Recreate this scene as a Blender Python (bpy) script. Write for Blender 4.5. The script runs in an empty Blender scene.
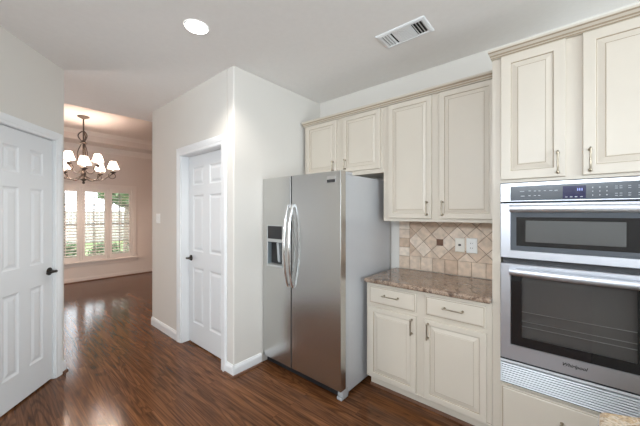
import bpy, bmesh, math, random
from mathutils import Matrix, Vector
random.seed(7)
S = bpy.context.scene
COL = S.collection
PI = math.pi

# ------------------------------------------------------------------ camera, world, light, exposure
cam_d = bpy.data.cameras.new('camera')
cam_d.sensor_width = 36.0
cam_d.lens = 36.0 * 289.0 / 640.0
cam_d.shift_y = -0.0008
cam_d.clip_start = 0.02
cam = bpy.data.objects.new('camera', cam_d)
cam.location = (0, 0, 1.45)
cam.rotation_euler = (PI / 2, 0, math.radians(40.3))
COL.objects.link(cam)
S.camera = cam

world = bpy.data.worlds.new('sky')
S.world = world
world.use_nodes = True
bg = world.node_tree.nodes['Background']
bg.inputs['Color'].default_value = (0.86, 0.94, 1.0, 1)
bg.inputs['Strength'].default_value = 6.0


def area_lamp(name, loc, rot, sx, sy, watts, color):
    d = bpy.data.lights.new(name, 'AREA')
    d.shape = 'RECTANGLE'
    d.size, d.size_y = sx, sy
    d.energy = watts
    d.color = color
    o = bpy.data.objects.new(name, d)
    o.location, o.rotation_euler = loc, rot
    COL.objects.link(o)
    return o


# added fill lamps inside the room, in front of unseen solid-backed windows
area_lamp('back_fill_lamp', (-0.30, -3.12, 2.38), (PI / 2 + 0.02, 0, 0.12), 2.2, 0.48, 104, (0.82, 0.915, 1.0))
area_lamp('patio_fill_lamp', (2.25, -3.12, 1.25), (PI / 2 + 0.15, 0, 0), 1.9, 2.0, 24, (0.82, 0.915, 1.0))
area_lamp('side_fill_lamp', (3.30, 0.35, 1.25), (PI / 2 + 0.05, 0, PI / 2), 2.5, 2.0, 116, (0.79, 0.92, 1.0))
area_lamp('dining_fill_lamp', (-5.6, -1.42, 1.35), (PI / 2 + 0.6, 0, 0), 1.5, 1.6, 46, (0.97, 0.95, 0.93))  # added fill for the dining room and the ceiling near it

S.view_settings.view_transform = 'Standard'
S.view_settings.look = 'None'
S.view_settings.gamma = 1
S.view_settings.use_curve_mapping = False
S.view_settings.exposure = 0.19
S.cycles.diffuse_bounces = 6
S.cycles.max_bounces = 12


# ------------------------------------------------------------------ materials
def new_mat(name):
    m = bpy.data.materials.new(name)
    m.use_nodes = True
    nt = m.node_tree
    return m, nt, nt.nodes['Principled BSDF']


def N(nt, typ, **kw):
    n = nt.nodes.new(typ)
    for k, v in kw.items():
        setattr(n, k, v)
    return n


def mat(name, col, rough=0.5, metal=0.0, emit=None, es=0.0, spec=0.5, noise=0.0, nscale=20, bump=0.0):
    m, nt, b = new_mat(name)
    b.inputs['Base Color'].default_value = (*col, 1)
    b.inputs['Roughness'].default_value = rough
    b.inputs['Metallic'].default_value = metal
    b.inputs['Specular IOR Level'].default_value = spec
    if emit:
        b.inputs['Emission Color'].default_value = (*emit, 1)
        b.inputs['Emission Strength'].default_value = es
    if noise or bump:
        tc = N(nt, 'ShaderNodeTexCoord')
        nz = N(nt, 'ShaderNodeTexNoise')
        nz.inputs['Scale'].default_value = nscale
        nz.inputs['Detail'].default_value = 4
        nt.links.new(tc.outputs['Object'], nz.inputs['Vector'])
        if noise:
            mx = N(nt, 'ShaderNodeMixRGB')
            mx.inputs[1].default_value = (*[c * (1 - noise) for c in col], 1)
            mx.inputs[2].default_value = (*[min(1, c * (1 + noise)) for c in col], 1)
            nt.links.new(nz.outputs['Fac'], mx.inputs[0])
            nt.links.new(mx.outputs[0], b.inputs['Base Color'])
        if bump:
            bp = N(nt, 'ShaderNodeBump')
            bp.inputs['Strength'].default_value = bump
            bp.inputs['Distance'].default_value = 0.002
            nt.links.new(nz.outputs['Fac'], bp.inputs['Height'])
            nt.links.new(bp.outputs[0], b.inputs['Normal'])
    return m


def mat_floor():
    m, nt, b = new_mat('hardwood')
    L = nt.links
    tc = N(nt, 'ShaderNodeTexCoord')
    br = N(nt, 'ShaderNodeTexBrick')
    br.offset = 0.37
    br.inputs['Color1'].default_value = (0, 0, 0, 1)
    br.inputs['Color2'].default_value = (1, 1, 1, 1)
    br.inputs['Mortar'].default_value = (0.5, 0.5, 0.5, 1)
    br.inputs['Scale'].default_value = 1.0
    br.inputs['Mortar Size'].default_value = 0.0012
    br.inputs['Brick Width'].default_value = 1.15
    br.inputs['Row Height'].default_value = 0.083
    L.new(tc.outputs['Object'], br.inputs['Vector'])
    # grain: coordinates shifted per plank, stretched along the boards
    sep = N(nt, 'ShaderNodeSeparateXYZ')
    L.new(tc.outputs['Object'], sep.inputs[0])
    sc = N(nt, 'ShaderNodeVectorMath', operation='MULTIPLY')
    L.new(br.outputs['Color'], sc.inputs[0])
    sc.inputs[1].default_value = (7.0, 13.0, 5.0)
    ad = N(nt, 'ShaderNodeVectorMath', operation='ADD')
    L.new(tc.outputs['Object'], ad.inputs[0])
    L.new(sc.outputs[0], ad.inputs[1])
    st = N(nt, 'ShaderNodeVectorMath', operation='MULTIPLY')
    L.new(ad.outputs[0], st.inputs[0])
    st.inputs[1].default_value = (0.75, 12.0, 1.0)
    n1 = N(nt, 'ShaderNodeTexNoise')
    n1.inputs['Scale'].default_value = 1.5
    n1.inputs['Detail'].default_value = 6
    n1.inputs['Roughness'].default_value = 0.62
    n1.inputs['Distortion'].default_value = 1.6
    L.new(st.outputs[0], n1.inputs['Vector'])
    st2 = N(nt, 'ShaderNodeVectorMath', operation='MULTIPLY')
    L.new(ad.outputs[0], st2.inputs[0])
    st2.inputs[1].default_value = (1.6, 80.0, 1.0)
    n2 = N(nt, 'ShaderNodeTexNoise')
    n2.inputs['Scale'].default_value = 1.0
    n2.inputs['Detail'].default_value = 3
    L.new(st2.outputs[0], n2.inputs['Vector'])
    # cathedral figure: contour lines of a stretched noise field
    st3 = N(nt, 'ShaderNodeVectorMath', operation='MULTIPLY')
    L.new(ad.outputs[0], st3.inputs[0])
    st3.inputs[1].default_value = (0.6, 7.5, 1.0)
    n3 = N(nt, 'ShaderNodeTexNoise')
    n3.inputs['Scale'].default_value = 1.0
    n3.inputs['Detail'].default_value = 2.5
    n3.inputs['Distortion'].default_value = 0.5
    L.new(st3.outputs[0], n3.inputs['Vector'])
    ml = N(nt, 'ShaderNodeMath', operation='MULTIPLY')
    ml.inputs[1].default_value = 95.0
    L.new(n3.outputs['Fac'], ml.inputs[0])
    sn = N(nt, 'ShaderNodeMath', operation='SINE')
    L.new(ml.outputs[0], sn.inputs[0])
    lr = N(nt, 'ShaderNodeMapRange')
    lr.inputs[1].default_value, lr.inputs[2].default_value = -1.0, 0.1
    lr.inputs[3].default_value, lr.inputs[4].default_value = 0.38, 1.06
    L.new(sn.outputs[0], lr.inputs[0])
    cr = N(nt, 'ShaderNodeValToRGB')
    e = cr.color_ramp.elements
    e[0].position, e[0].color = 0.30, (0.078, 0.029, 0.011, 1)
    e[1].position, e[1].color = 0.72, (0.225, 0.092, 0.036, 1)
    L.new(n1.outputs['Fac'], cr.inputs[0])
    mc = N(nt, 'ShaderNodeMixRGB', blend_type='MULTIPLY')
    mc.inputs[0].default_value = 0.6
    L.new(cr.outputs[0], mc.inputs[1])
    L.new(lr.outputs[0], mc.inputs[2])
    mx = N(nt, 'ShaderNodeMixRGB', blend_type='MULTIPLY')
    mx.inputs[0].default_value = 0.6
    rg = N(nt, 'ShaderNodeMapRange')
    rg.inputs[1].default_value, rg.inputs[2].default_value = 0.35, 0.65
    rg.inputs[3].default_value, rg.inputs[4].default_value = 0.55, 1.2
    L.new(n2.outputs['Fac'], rg.inputs[0])
    L.new(mc.outputs[0], mx.inputs[1])
    L.new(rg.outputs[0], mx.inputs[2])
    mp = N(nt, 'ShaderNodeMixRGB', blend_type='MULTIPLY')
    mp.inputs[0].default_value = 1.0
    r2 = N(nt, 'ShaderNodeMapRange')
    r2.inputs[3].default_value, r2.inputs[4].default_value = 0.86, 1.14
    L.new(br.outputs['Color'], r2.inputs[0])
    L.new(mx.outputs[0], mp.inputs[1])
    L.new(r2.outputs[0], mp.inputs[2])
    ms = N(nt, 'ShaderNodeMixRGB')
    ms.inputs[2].default_value = (0.03, 0.013, 0.008, 1)
    fm = N(nt, 'ShaderNodeMath', operation='MULTIPLY')
    fm.inputs[1].default_value = 0.5
    L.new(br.outputs['Fac'], fm.inputs[0])
    L.new(fm.outputs[0], ms.inputs[0])
    L.new(mp.outputs[0], ms.inputs[1])
    L.new(ms.outputs[0], b.inputs['Base Color'])
    b.inputs['Roughness'].default_value = 0.15
    b.inputs['Specular IOR Level'].default_value = 0.23
    bp = N(nt, 'ShaderNodeBump')
    bp.inputs['Strength'].default_value = 0.05
    bp.inputs['Distance'].default_value = 0.002
    L.new(n1.outputs['Fac'], bp.inputs['Height'])
    L.new(bp.outputs[0], b.inputs['Normal'])
    return m


def mat_granite(name, cols, scale):
    m, nt, b = new_mat(name)
    L = nt.links
    tc = N(nt, 'ShaderNodeTexCoord')
    n1 = N(nt, 'ShaderNodeTexNoise')
    n1.inputs['Scale'].default_value = scale
    n1.inputs['Detail'].default_value = 8
    n1.inputs['Roughness'].default_value = 0.7
    n1.inputs['Distortion'].default_value = 0.8
    L.new(tc.outputs['Object'], n1.inputs['Vector'])
    cr = N(nt, 'ShaderNodeValToRGB')
    el = cr.color_ramp.elements
    el[0].position, el[0].color = 0.32, (*cols[0], 1)
    el[1].position, el[1].color = 0.68, (*cols[-1], 1)
    for i, c in enumerate(cols[1:-1]):
        q = el.new(0.32 + 0.36 * (i + 1) / (len(cols) - 1))
        q.color = (*c, 1)
    L.new(n1.outputs['Fac'], cr.inputs[0])
    v = N(nt, 'ShaderNodeTexVoronoi')
    v.inputs['Scale'].default_value = scale * 9
    L.new(tc.outputs['Object'], v.inputs['Vector'])
    rg = N(nt, 'ShaderNodeMapRange')
    rg.inputs[1].default_value, rg.inputs[2].default_value = 0.1, 0.6
    rg.inputs[3].default_value, rg.inputs[4].default_value = 0.7, 1.15
    L.new(v.outputs['Distance'], rg.inputs[0])
    mx = N(nt, 'ShaderNodeMixRGB', blend_type='MULTIPLY')
    mx.inputs[0].default_value = 1
    L.new(cr.outputs[0], mx.inputs[1])
    L.new(rg.outputs[0], mx.inputs[2])
    L.new(mx.outputs[0], b.inputs['Base Color'])
    b.inputs['Specular IOR Level'].default_value = 0.9
    b.inputs['Roughness'].default_value = 0.07
    return m


def mat_steel(name, col, rough, along='X', aniso=0.6):
    m, nt, b = new_mat(name)
    L = nt.links
    tc = N(nt, 'ShaderNodeTexCoord')
    st = N(nt, 'ShaderNodeVectorMath', operation='MULTIPLY')
    L.new(tc.outputs['Object'], st.inputs[0])
    st.inputs[1].default_value = (3, 3, 900) if along == 'X' else (900, 900, 3)
    nz = N(nt, 'ShaderNodeTexNoise')
    nz.inputs['Scale'].default_value = 1
    nz.inputs['Detail'].default_value = 2
    L.new(st.outputs[0], nz.inputs['Vector'])
    rg = N(nt, 'ShaderNodeMapRange')
    rg.inputs[3].default_value, rg.inputs[4].default_value = rough * 0.97, rough * 1.03
    L.new(nz.outputs['Fac'], rg.inputs[0])
    L.new(rg.outputs[0], b.inputs['Roughness'])
    b.inputs['Base Color'].default_value = (*col, 1)
    b.inputs['Metallic'].default_value = 1.0
    return m


def mat_tile():
    m, nt, b = new_mat('travertine_tile')
    L = nt.links
    g = N(nt, 'ShaderNodeNewGeometry')
    cr = N(nt, 'ShaderNodeValToRGB')
    el = cr.color_ramp.elements
    el[0].position, el[0].color = 0.0, (0.56, 0.41, 0.30, 1)
    el[1].position, el[1].color = 1.0, (0.78, 0.67, 0.56, 1)
    k = el.new(0.5)
    k.color = (0.68, 0.54, 0.42, 1)
    L.new(g.outputs['Random Per Island'], cr.inputs[0])
    tc = N(nt, 'ShaderNodeTexCoord')
    nz = N(nt, 'ShaderNodeTexNoise')
    nz.inputs['Scale'].default_value = 22
    nz.inputs['Detail'].default_value = 6
    L.new(tc.outputs['Object'], nz.inputs['Vector'])
    rg = N(nt, 'ShaderNodeMapRange')
    rg.inputs[1].default_value, rg.inputs[2].default_value = 0.3, 0.7
    rg.inputs[3].default_value, rg.inputs[4].default_value = 0.82, 1.15
    L.new(nz.outputs['Fac'], rg.inputs[0])
    mx = N(nt, 'ShaderNodeMixRGB', blend_type='MULTIPLY')
    mx.inputs[0].default_value = 1
    L.new(cr.outputs[0], mx.inputs[1])
    L.new(rg.outputs[0], mx.inputs[2])
    L.new(mx.outputs[0], b.inputs['Base Color'])
    b.inputs['Roughness'].default_value = 0.42
    return m


def mat_glass(name, tint, clear):
    """pane: mostly see-through, with a Fresnel mirror"""
    m, nt, b = new_mat(name)
    nt.nodes.remove(b)
    L = nt.links
    out = nt.nodes['Material Output']
    tr = N(nt, 'ShaderNodeBsdfTransparent')
    tr.inputs[0].default_value = (*[c * clear for c in tint], 1)
    gl = N(nt, 'ShaderNodeBsdfGlossy')
    gl.inputs['Roughness'].default_value = 0.03
    fr = N(nt, 'ShaderNodeFresnel')
    fr.inputs[0].default_value = 1.45
    mx = N(nt, 'ShaderNodeMixShader')
    L.new(fr.outputs[0], mx.inputs[0])
    L.new(tr.outputs[0], mx.inputs[1])
    L.new(gl.outputs[0], mx.inputs[2])
    L.new(mx.outputs[0], out.inputs[0])
    return m


M = dict(
    wall=mat('wall_paint', (0.69, 0.66, 0.615), 0.85, noise=0.02, nscale=3, bump=0.05),
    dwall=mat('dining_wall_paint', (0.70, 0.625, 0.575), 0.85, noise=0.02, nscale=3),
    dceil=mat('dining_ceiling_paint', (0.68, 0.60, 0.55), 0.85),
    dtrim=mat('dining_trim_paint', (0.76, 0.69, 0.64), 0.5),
    ceil=mat('ceiling_paint', (0.87, 0.855, 0.84), 0.9, noise=0.03, nscale=30, bump=0.1),
    white=mat('white_trim_paint', (0.80, 0.81, 0.82), 0.38),
    door=mat('white_door_paint', (0.74, 0.755, 0.77), 0.40, bump=0.04, nscale=60),
    cream=mat('cream_cabinet_paint', (0.60, 0.54, 0.458), 0.40, noise=0.03, nscale=4),
    glaze=mat('brown_glaze', (0.36, 0.285, 0.20), 0.5),
    dark=mat('dark_gap', (0.02, 0.02, 0.02), 0.8),  # near-black stands in for the shade inside gaps and openings
    steel=mat_steel('brushed_steel', (0.61, 0.61, 0.60), 0.25, 'X'),
    steelv=mat_steel('oven_steel', (0.53, 0.545, 0.585), 0.36, 'X'),
    chrome=mat('polished_steel', (0.80, 0.80, 0.80), 0.14, 1.0),
    fside=mat('grey_fridge_paint', (0.53, 0.535, 0.55), 0.34, 0.15, noise=0.03, nscale=80),
    sash=mat('grey_sash_paint', (0.34, 0.32, 0.31), 0.5),
    alu=mat('satin_aluminium', (0.64, 0.66, 0.69), 0.35, 0.15),
    foot=mat('grey_bracket', (0.42, 0.43, 0.44), 0.4),
    black=mat('black_plastic', (0.018, 0.018, 0.02), 0.35),
    blackglass=mat('black_glass', (0.010, 0.010, 0.011), 0.06),
    slate=mat('slate_panel', (0.085, 0.095, 0.11), 0.13),
    lcd=mat('lcd_screen', (0.012, 0.012, 0.035), 0.1, emit=(0.05, 0.05, 0.22), es=0.18),
    marks=mat('panel_legend', (0.45, 0.48, 0.52), 0.5),
    digits=mat('lit_digits', (0.2, 0.25, 0.5), 0.5, emit=(0.35, 0.4, 0.9), es=0.8),
    pewter=mat('pewter_pull', (0.36, 0.31, 0.24), 0.28, 1.0),
    bronze=mat('dark_bronze', (0.055, 0.05, 0.045), 0.33, 0.9),
    brown_iron=mat('brown_iron', (0.050, 0.032, 0.022), 0.5, 0.2),
    granite=mat_granite('brown_granite', [(0.035, 0.022, 0.016), (0.16, 0.10, 0.068), (0.37, 0.27, 0.20), (0.085, 0.055, 0.04), (0.54, 0.44, 0.36)], 17),
    granite2=mat_granite('cream_granite', [(0.07, 0.05, 0.035), (0.36, 0.24, 0.14), (0.62, 0.53, 0.42), (0.46, 0.32, 0.19), (0.72, 0.66, 0.57)], 16),
    tile=mat_tile(),
    grout=mat('grout', (0.30, 0.21, 0.15), 0.9),
    copper=mat('copper_tile', (0.16, 0.085, 0.055), 0.4, 0.5, noise=0.4, nscale=60, bump=0.4),
    plate=mat('almond_plate', (0.80, 0.76, 0.68), 0.35),
    whiteplate=mat('white_plate', (0.86, 0.86, 0.84), 0.35),
    woodshoe=mat('wood_shoe', (0.15, 0.07, 0.04), 0.4, noise=0.3, nscale=30),
    floor=mat_floor(),
    lens=mat('lamp_lens', (1, 1, 1), 0.5, emit=(1, 0.98, 0.95), es=14),
    shade=mat('lit_fabric_shade', (0.85, 0.80, 0.74), 0.9, emit=(1.0, 0.93, 0.86), es=1.25),
    candle=mat('candle_sleeve', (0.80, 0.70, 0.62), 0.6),
    enamel=mat('oven_enamel', (0.235, 0.225, 0.215), 0.5),
    rack=mat('rack_wire', (0.75, 0.75, 0.75), 0.3, 1.0),
    ovenpane=mat_glass('oven_pane', (1.0, 0.98, 0.97), 0.53),
    pane=mat_glass('clear_pane', (1, 1, 1), 0.96),
    lawn=mat('lawn_grass', (0.17, 0.24, 0.09), 0.9, noise=0.4, nscale=6),
    leaf=mat('leaf_green', (0.13, 0.19, 0.10), 0.6, noise=0.4, nscale=9),
    bark=mat('bark', (0.22, 0.18, 0.15), 0.9, noise=0.3, nscale=12),
    fence=mat('fence_board', (0.40, 0.37, 0.34), 0.9, noise=0.2, nscale=5),
    teal=mat('teal_glass_drop', (0.25, 0.42, 0.36), 0.1),
)


sm = M['shade'].node_tree
pb = sm.nodes['Principled BSDF']
pb.inputs['Emission Strength'].default_value = 0.15
tl = sm.nodes.new('ShaderNodeBsdfTranslucent')
tl.inputs[0].default_value = (0.9, 0.82, 0.74, 1)
mxs = sm.nodes.new('ShaderNodeMixShader')
mxs.inputs[0].default_value = 0.75
sm.links.new(pb.outputs[0], mxs.inputs[1])
sm.links.new(tl.outputs[0], mxs.inputs[2])
sm.links.new(mxs.outputs[0], sm.nodes['Material Output'].inputs[0])


# ------------------------------------------------------------------ mesh builder
class MB:
    def __init__(self, m=None):
        self.v, self.f, self.mi = [], [], []
        self.m = m or Matrix.Identity(4)

    def pt(self, p):
        self.v.append(self.m @ Vector(p))
        return len(self.v) - 1

    def face(self, ids, k=0):
        self.f.append(tuple(ids))
        self.mi.append(k)

    def poly(self, pts, k=0):
        self.face([self.pt(p) for p in pts], k)

    def box(self, x0, x1, y0, y1, z0, z1, k=0):
        i = [self.pt((x, y, z)) for z in (z0, z1) for y in (y0, y1) for x in (x0, x1)]
        for q in ((0, 2, 3, 1), (4, 5, 7, 6), (0, 1, 5, 4), (2, 6, 7, 3), (0, 4, 6, 2), (1, 3, 7, 5)):
            self.face([i[j] for j in q], k)
        return self

    def tube(self, pts, r, n=10, k=0, cap=True):
        pts = [Vector(p) for p in pts]
        rs = r if isinstance(r, (list, tuple)) else [r] * len(pts)
        rings = []
        up = None
        for i, p in enumerate(pts):
            t = (pts[min(i + 1, len(pts) - 1)] - pts[max(i - 1, 0)]).normalized()
            if up is None:
                up = Vector((0, 0, 1)) if abs(t.z) < 0.9 else Vector((1, 0, 0))
            a = t.cross(up)
            a = a.normalized() if a.length > 1e-6 else Vector((1, 0, 0))
            b = a.cross(t).normalized()
            up = b
            rings.append([self.pt(p + (a * math.cos(2 * PI * j / n) + b * math.sin(2 * PI * j / n)) * rs[i]) for j in range(n)])
        for A, B in zip(rings, rings[1:]):
            for j in range(n):
                self.face((A[j], B[j], B[(j + 1) % n], A[(j + 1) % n]), k)
        if cap:
            self.face(rings[0], k)
            self.face(rings[-1][::-1], k)
        return self

    def lathe(self, prof, c=(0, 0, 0), n=24, k=0, rot=None, wob=0.0, nw=8):
        """profile of (radius, height) around local z at c; rot = 3x3 matrix"""
        c = Vector(c)
        rings = []
        for r, h in prof:
            ring = []
            for j in range(n):
                a = 2 * PI * j / n
                rr = r * (1 + wob * math.cos(nw * a))
                p = Vector((rr * math.cos(a), rr * math.sin(a), h))
                if rot is not None:
                    p = rot @ p
                ring.append(self.pt(c + p))
            rings.append(ring)
        for A, B in zip(rings, rings[1:]):
            for j in range(n):
                self.face((A[j], A[(j + 1) % n], B[(j + 1) % n], B[j]), k)
        return self, rings

    def rod(self, prof, c, n=20, k=0, rot=None):
        _, r = self.lathe(prof, c, n, k, rot)
        self.face(r[0][::-1], k)
        self.face(r[-1], k)
        return self

    def prism_x(self, prof, x0, x1, k=0, ks=None):
        """closed profile of (y, z) swept along x"""
        a = [self.pt((x0, y, z)) for y, z in prof]
        b = [self.pt((x1, y, z)) for y, z in prof]
        n = len(prof)
        for i in range(n):
            j = (i + 1) % n
            self.face((a[i], a[j], b[j], b[i]), ks[i] if ks else k)
        self.face(a[::-1], k)
        self.face(b, k)
        return self

    def prism_z(self, poly, z0, z1, k=0):
        a = [self.pt((x, y, z0)) for x, y in poly]
        b = [self.pt((x, y, z1)) for x, y in poly]
        n = len(poly)
        for i in range(n):
            j = (i + 1) % n
            self.face((a[i], a[j], b[j], b[i]), k)
        self.face(a[::-1], k)
        self.face(b, k)
        return self

    def rings(self, x0, x1, z0, z1, y, prof, close=True):
        """nested rectangles facing -y; prof = (inset, depth, material)"""
        prev = None
        for ins, dep, k in prof:
            q = [self.pt(p) for p in ((x0 + ins, y + dep, z0 + ins), (x1 - ins, y + dep, z0 + ins), (x1 - ins, y + dep, z1 - ins), (x0 + ins, y + dep, z1 - ins))]
            if prev:
                for i in range(4):
                    j = (i + 1) % 4
                    self.face((prev[i], prev[j], q[j], q[i]), k)
            prev, pk = q, k
        if close:
            self.face(prev, pk)
        return self

    def slab(self, x0, x1, z0, z1, y0, y1, holes, r=0.004, k=0):
        """upright slab facing -y whose front is cut by rectangular holes (left open for a panel)"""
        xs = sorted({x0 + r, x1 - r} | {h[0] for h in holes} | {h[1] for h in holes})
        zs = sorted({z0 + r, z1 - r} | {h[2] for h in holes} | {h[3] for h in holes})
        idx = {(x, z): self.pt((x, y0, z)) for x in xs for z in zs}
        for a, b in zip(xs, xs[1:]):
            for c, d in zip(zs, zs[1:]):
                mx, mz = (a + b) / 2, (c + d) / 2
                if any(h[0] < mx < h[1] and h[2] < mz < h[3] for h in holes):
                    continue
                self.face((idx[a, c], idx[b, c], idx[b, d], idx[a, d]), k)
        self.rings(x0, x1, z0, z1, y0, [(0, y1 - y0, k), (0, r, k), (r, 0, k)], close=False)
        self.poly([(x0, y1, z0), (x0, y1, z1), (x1, y1, z1), (x1, y1, z0)], k)
        return self


def build(name, mb, mats, parent=None, bevel=0.0, seg=2, smooth=False, weld=True):
    if not isinstance(mats, (list, tuple)):
        mats = [mats]
    base = Vector((0, 0, 0))
    q = parent
    while q is not None:
        base += Vector(q.get('base', (0, 0, 0))) if q.parent is None else Vector((0, 0, 0))
        q = q.parent
    me = bpy.data.meshes.new(name)
    me.from_pydata([tuple(v - base) for v in mb.v], [], mb.f)
    for m in mats:
        me.materials.append(m)
    for p, k in zip(me.polygons, mb.mi):
        p.material_index = k
    bm = bmesh.new()
    bm.from_mesh(me)
    if weld:
        bmesh.ops.remove_doubles(bm, verts=bm.verts, dist=1e-5)
    bmesh.ops.recalc_face_normals(bm, faces=bm.faces)
    bm.to_mesh(me)
    bm.free()
    if smooth:
        for p in me.polygons:
            p.use_smooth = True
        me.set_sharp_from_angle(angle=0.7)
    o = bpy.data.objects.new(name, me)
    COL.objects.link(o)
    if parent is not None:
        o.parent = parent
    if bevel:
        b = o.modifiers.new('bevel', 'BEVEL')
        b.width, b.segments, b.limit_method, b.angle_limit = bevel, seg, 'ANGLE', 0.6
    return o


def tag(o, label, cat, group=None):
    o['label'], o['category'] = label, cat
    if group:
        o['group'] = group
    return o


def thing(name, label, cat, loc, group=None):
    o = bpy.data.objects.new(name, None)
    o.empty_display_size = 0.1
    o.location = loc
    o['base'] = tuple(loc)
    COL.objects.link(o)
    return tag(o, label, cat, group)


def struct(name, mb, mats, parent=None, **kw):
    o = build(name, mb, mats, parent, **kw)
    if parent is None:
        o['kind'] = 'structure'
    return o


# ------------------------------------------------------------------ room shell
CZ = 2.755                       # kitchen ceiling
KW = 2.64                        # kitchen wall plane
CX = -2.235                      # corner wall plane
PY = 1.455                       # pantry wall plane
XL, XR = -4.55, 3.4
YB = -3.2
FX = -7.72                       # dining window wall plane

P0 = Vector((-3.49, 0.50, 0))
DX = Vector((-0.76734, 0.64124, 0))          # along the angled wall, towards its far end
DN = Vector((-0.64124, -0.76734, 0))         # into the angled wall
DIAG = Matrix(((DX.x, DN.x, 0, P0.x), (DX.y, DN.y, 0, P0.y), (0, 0, 1, 0), (0, 0, 0, 1)))
# walls that face +x: local x = world y, local y = -world x


def facing_x(xp):
    return Matrix(((0, -1, 0, xp), (1, 0, 0, 0), (0, 0, 1, 0), (0, 0, 0, 1)))


struct('floor', MB().box(FX - 0.1, XR + 0.1, YB - 0.1, 3.6, -0.05, 0.0), M['floor'])
struct('ceiling', MB().box(XL, XR + 0.1, YB - 0.1, 3.6, CZ, CZ + 0.12), M['ceil'])
struct('wall_kitchen', MB().box(CX, XR + 0.1, KW, KW + 0.1, 0, CZ), M['wall'])
m = MB()
m.box(CX - 0.11, CX, PY, KW + 0.1, 0, CZ)
struct('wall_corner', m, M['wall'], bevel=0.012, seg=3)
DL, DR, DT = -3.249, -2.437, 2.075     # pantry door opening
m = MB()
m.box(-4.092, DL - 0.02, PY, PY + 0.115, 0, CZ)
m.box(DR + 0.02, CX - 0.11, PY, PY + 0.115, 0, CZ)
m.box(DL - 0.02, DR + 0.02, PY, PY + 0.115, DT + 0.02, CZ)
struct('wall_pantry', m, M['wall'])
struct('wall_pantry_side', MB().box(-4.092, -3.98, PY + 0.115, 3.5, 0, CZ), M['wall'])
# angled wall at the left with its narrow door
AL, AR = -0.712, -0.118
m = MB(DIAG)
m.box(AR + 0.018, 0, 0, 0.115, 0, CZ)
m.box(-2.24, AL - 0.018, 0, 0.115, 0, CZ)
m.box(AL - 0.018, AR + 0.018, 0, 0.115, DT + 0.018, CZ)
struct('wall_left', m, M['wall'])
struct('wall_behind', MB().box(-1.87, -1.77, YB, -0.95, 0, CZ), M['wall'])
m = MB()
m.box(-1.87, -1.35, YB - 0.1, YB, 0, CZ)
m.box(-1.35, 1.05, YB - 0.1, YB, 0, 2.1)
m.box(-1.35, 1.05, YB - 0.1, YB, 2.66, CZ)
m.box(1.05, 1.25, YB - 0.1, YB, 0, CZ)
m.box(3.25, XR + 0.1, YB - 0.1, YB, 0, CZ)
m.box(1.25, 3.25, YB - 0.1, YB, 0, 0.1)
m.box(1.25, 3.25, YB - 0.1, YB, 2.4, CZ)
struct('wall_back', m, M['wall'])
m = MB()
m.box(XR, XR + 0.1, YB, -0.95, 0, CZ)
m.box(XR, XR + 0.1, 1.65, KW, 0, CZ)
m.box(XR, XR + 0.1, -0.95, 1.65, 0, 0.1)
m.box(XR, XR + 0.1, -0.95, 1.65, 2.4, CZ)
struct('wall_right', m, M['wall'])
m = MB()
for x in (1.25, 2.225, 3.2):
    m.box(x, x + 0.05, YB - 0.08, YB - 0.02, 0.1, 2.4)
m.box(1.25, 3.25, YB - 0.08, YB - 0.02, 0.1, 0.2)
m.box(1.25, 3.25, YB - 0.08, YB - 0.02, 2.34, 2.4)
m.box(1.25, 3.25, YB - 0.10, YB - 0.09, 0.1, 2.4)
struct('added_window_2', m, M['white'])  # unseen patio window, solid at the back, added to go with its fill lamp
m = MB()
for x in (-1.35, -0.175, 1.0):
    m.box(x, x + 0.05, YB - 0.06, YB - 0.02, 2.1, 2.66)
m.box(-1.35, 1.05, YB - 0.06, YB - 0.02, 2.1, 2.14)
m.box(-1.35, 1.05, YB - 0.06, YB - 0.02, 2.62, 2.66)
m.box(-1.35, 1.05, YB - 0.09, YB - 0.07, 2.1, 2.66)
struct('added_window_4', m, M['white'])  # unseen high window, added and placed for the back fill lamp
m = MB()
for y in (-0.95, 0.32, 1.60):
    m.box(XR + 0.02, XR + 0.08, y, y + 0.05, 0.1, 2.4)
m.box(XR + 0.02, XR + 0.08, -0.95, 1.65, 0.1, 0.2)
m.box(XR + 0.02, XR + 0.08, -0.95, 1.65, 2.34, 2.4)
m.box(XR + 0.085, XR + 0.1, -0.95, 1.65, 0.1, 2.4)
struct('added_window_3', m, M['white'])  # unseen side window with a solid back, added for the side fill

# dining room shell
WY0, WY1, WZ0, WZ1 = 0.86, 2.335, 0.43, 2.00
m = MB(facing_x(FX))
m.box(-1.6, WY0, 0, 0.12, 0, 3.2)
m.box(WY1, 3.6, 0, 0.12, 0, 3.2)
m.box(WY0, WY1, 0, 0.12, 0, WZ0)
m.box(WY0, WY1, 0, 0.12, WZ1, 3.2)
struct('wall_dining', m, M['dwall'])
struct('wall_dining_right', MB().box(FX, -3.98, 3.5, 3.6, 0, 3.2), M['dwall'])
m = MB()
m.box(FX, -7.0, -1.6, -1.5, 0, 3.2)
m.box(-4.8, -1.77, -1.6, -1.5, 0, 3.2)
m.box(-7.0, -4.8, -1.6, -1.5, 0, 0.5)
m.box(-7.0, -4.8, -1.6, -1.5, 2.2, 3.2)
struct('wall_dining_left', m, M['dwall'])
m = MB()
for x in (-7.0, -5.925, -4.85):
    m.box(x, x + 0.05, -1.58, -1.52, 0.5, 2.2)
m.box(-7.0, -4.8, -1.58, -1.52, 0.5, 0.56)
m.box(-7.0, -4.8, -1.58, -1.52, 2.14, 2.2)
m.box(-7.0, -4.8, -1.6, -1.59, 0.5, 2.2)
struct('added_window_5', m, M['dtrim'])  # unseen dining window, added as a setting for the dining fill lamp
TX0, TX1, TY0, TY1, SZ, TZ = -7.18, -4.95, -0.75, 2.62, 2.865, 3.05
m = MB()
m.box(FX, TX0, -1.5, 3.5, SZ, SZ + 0.05)
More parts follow.
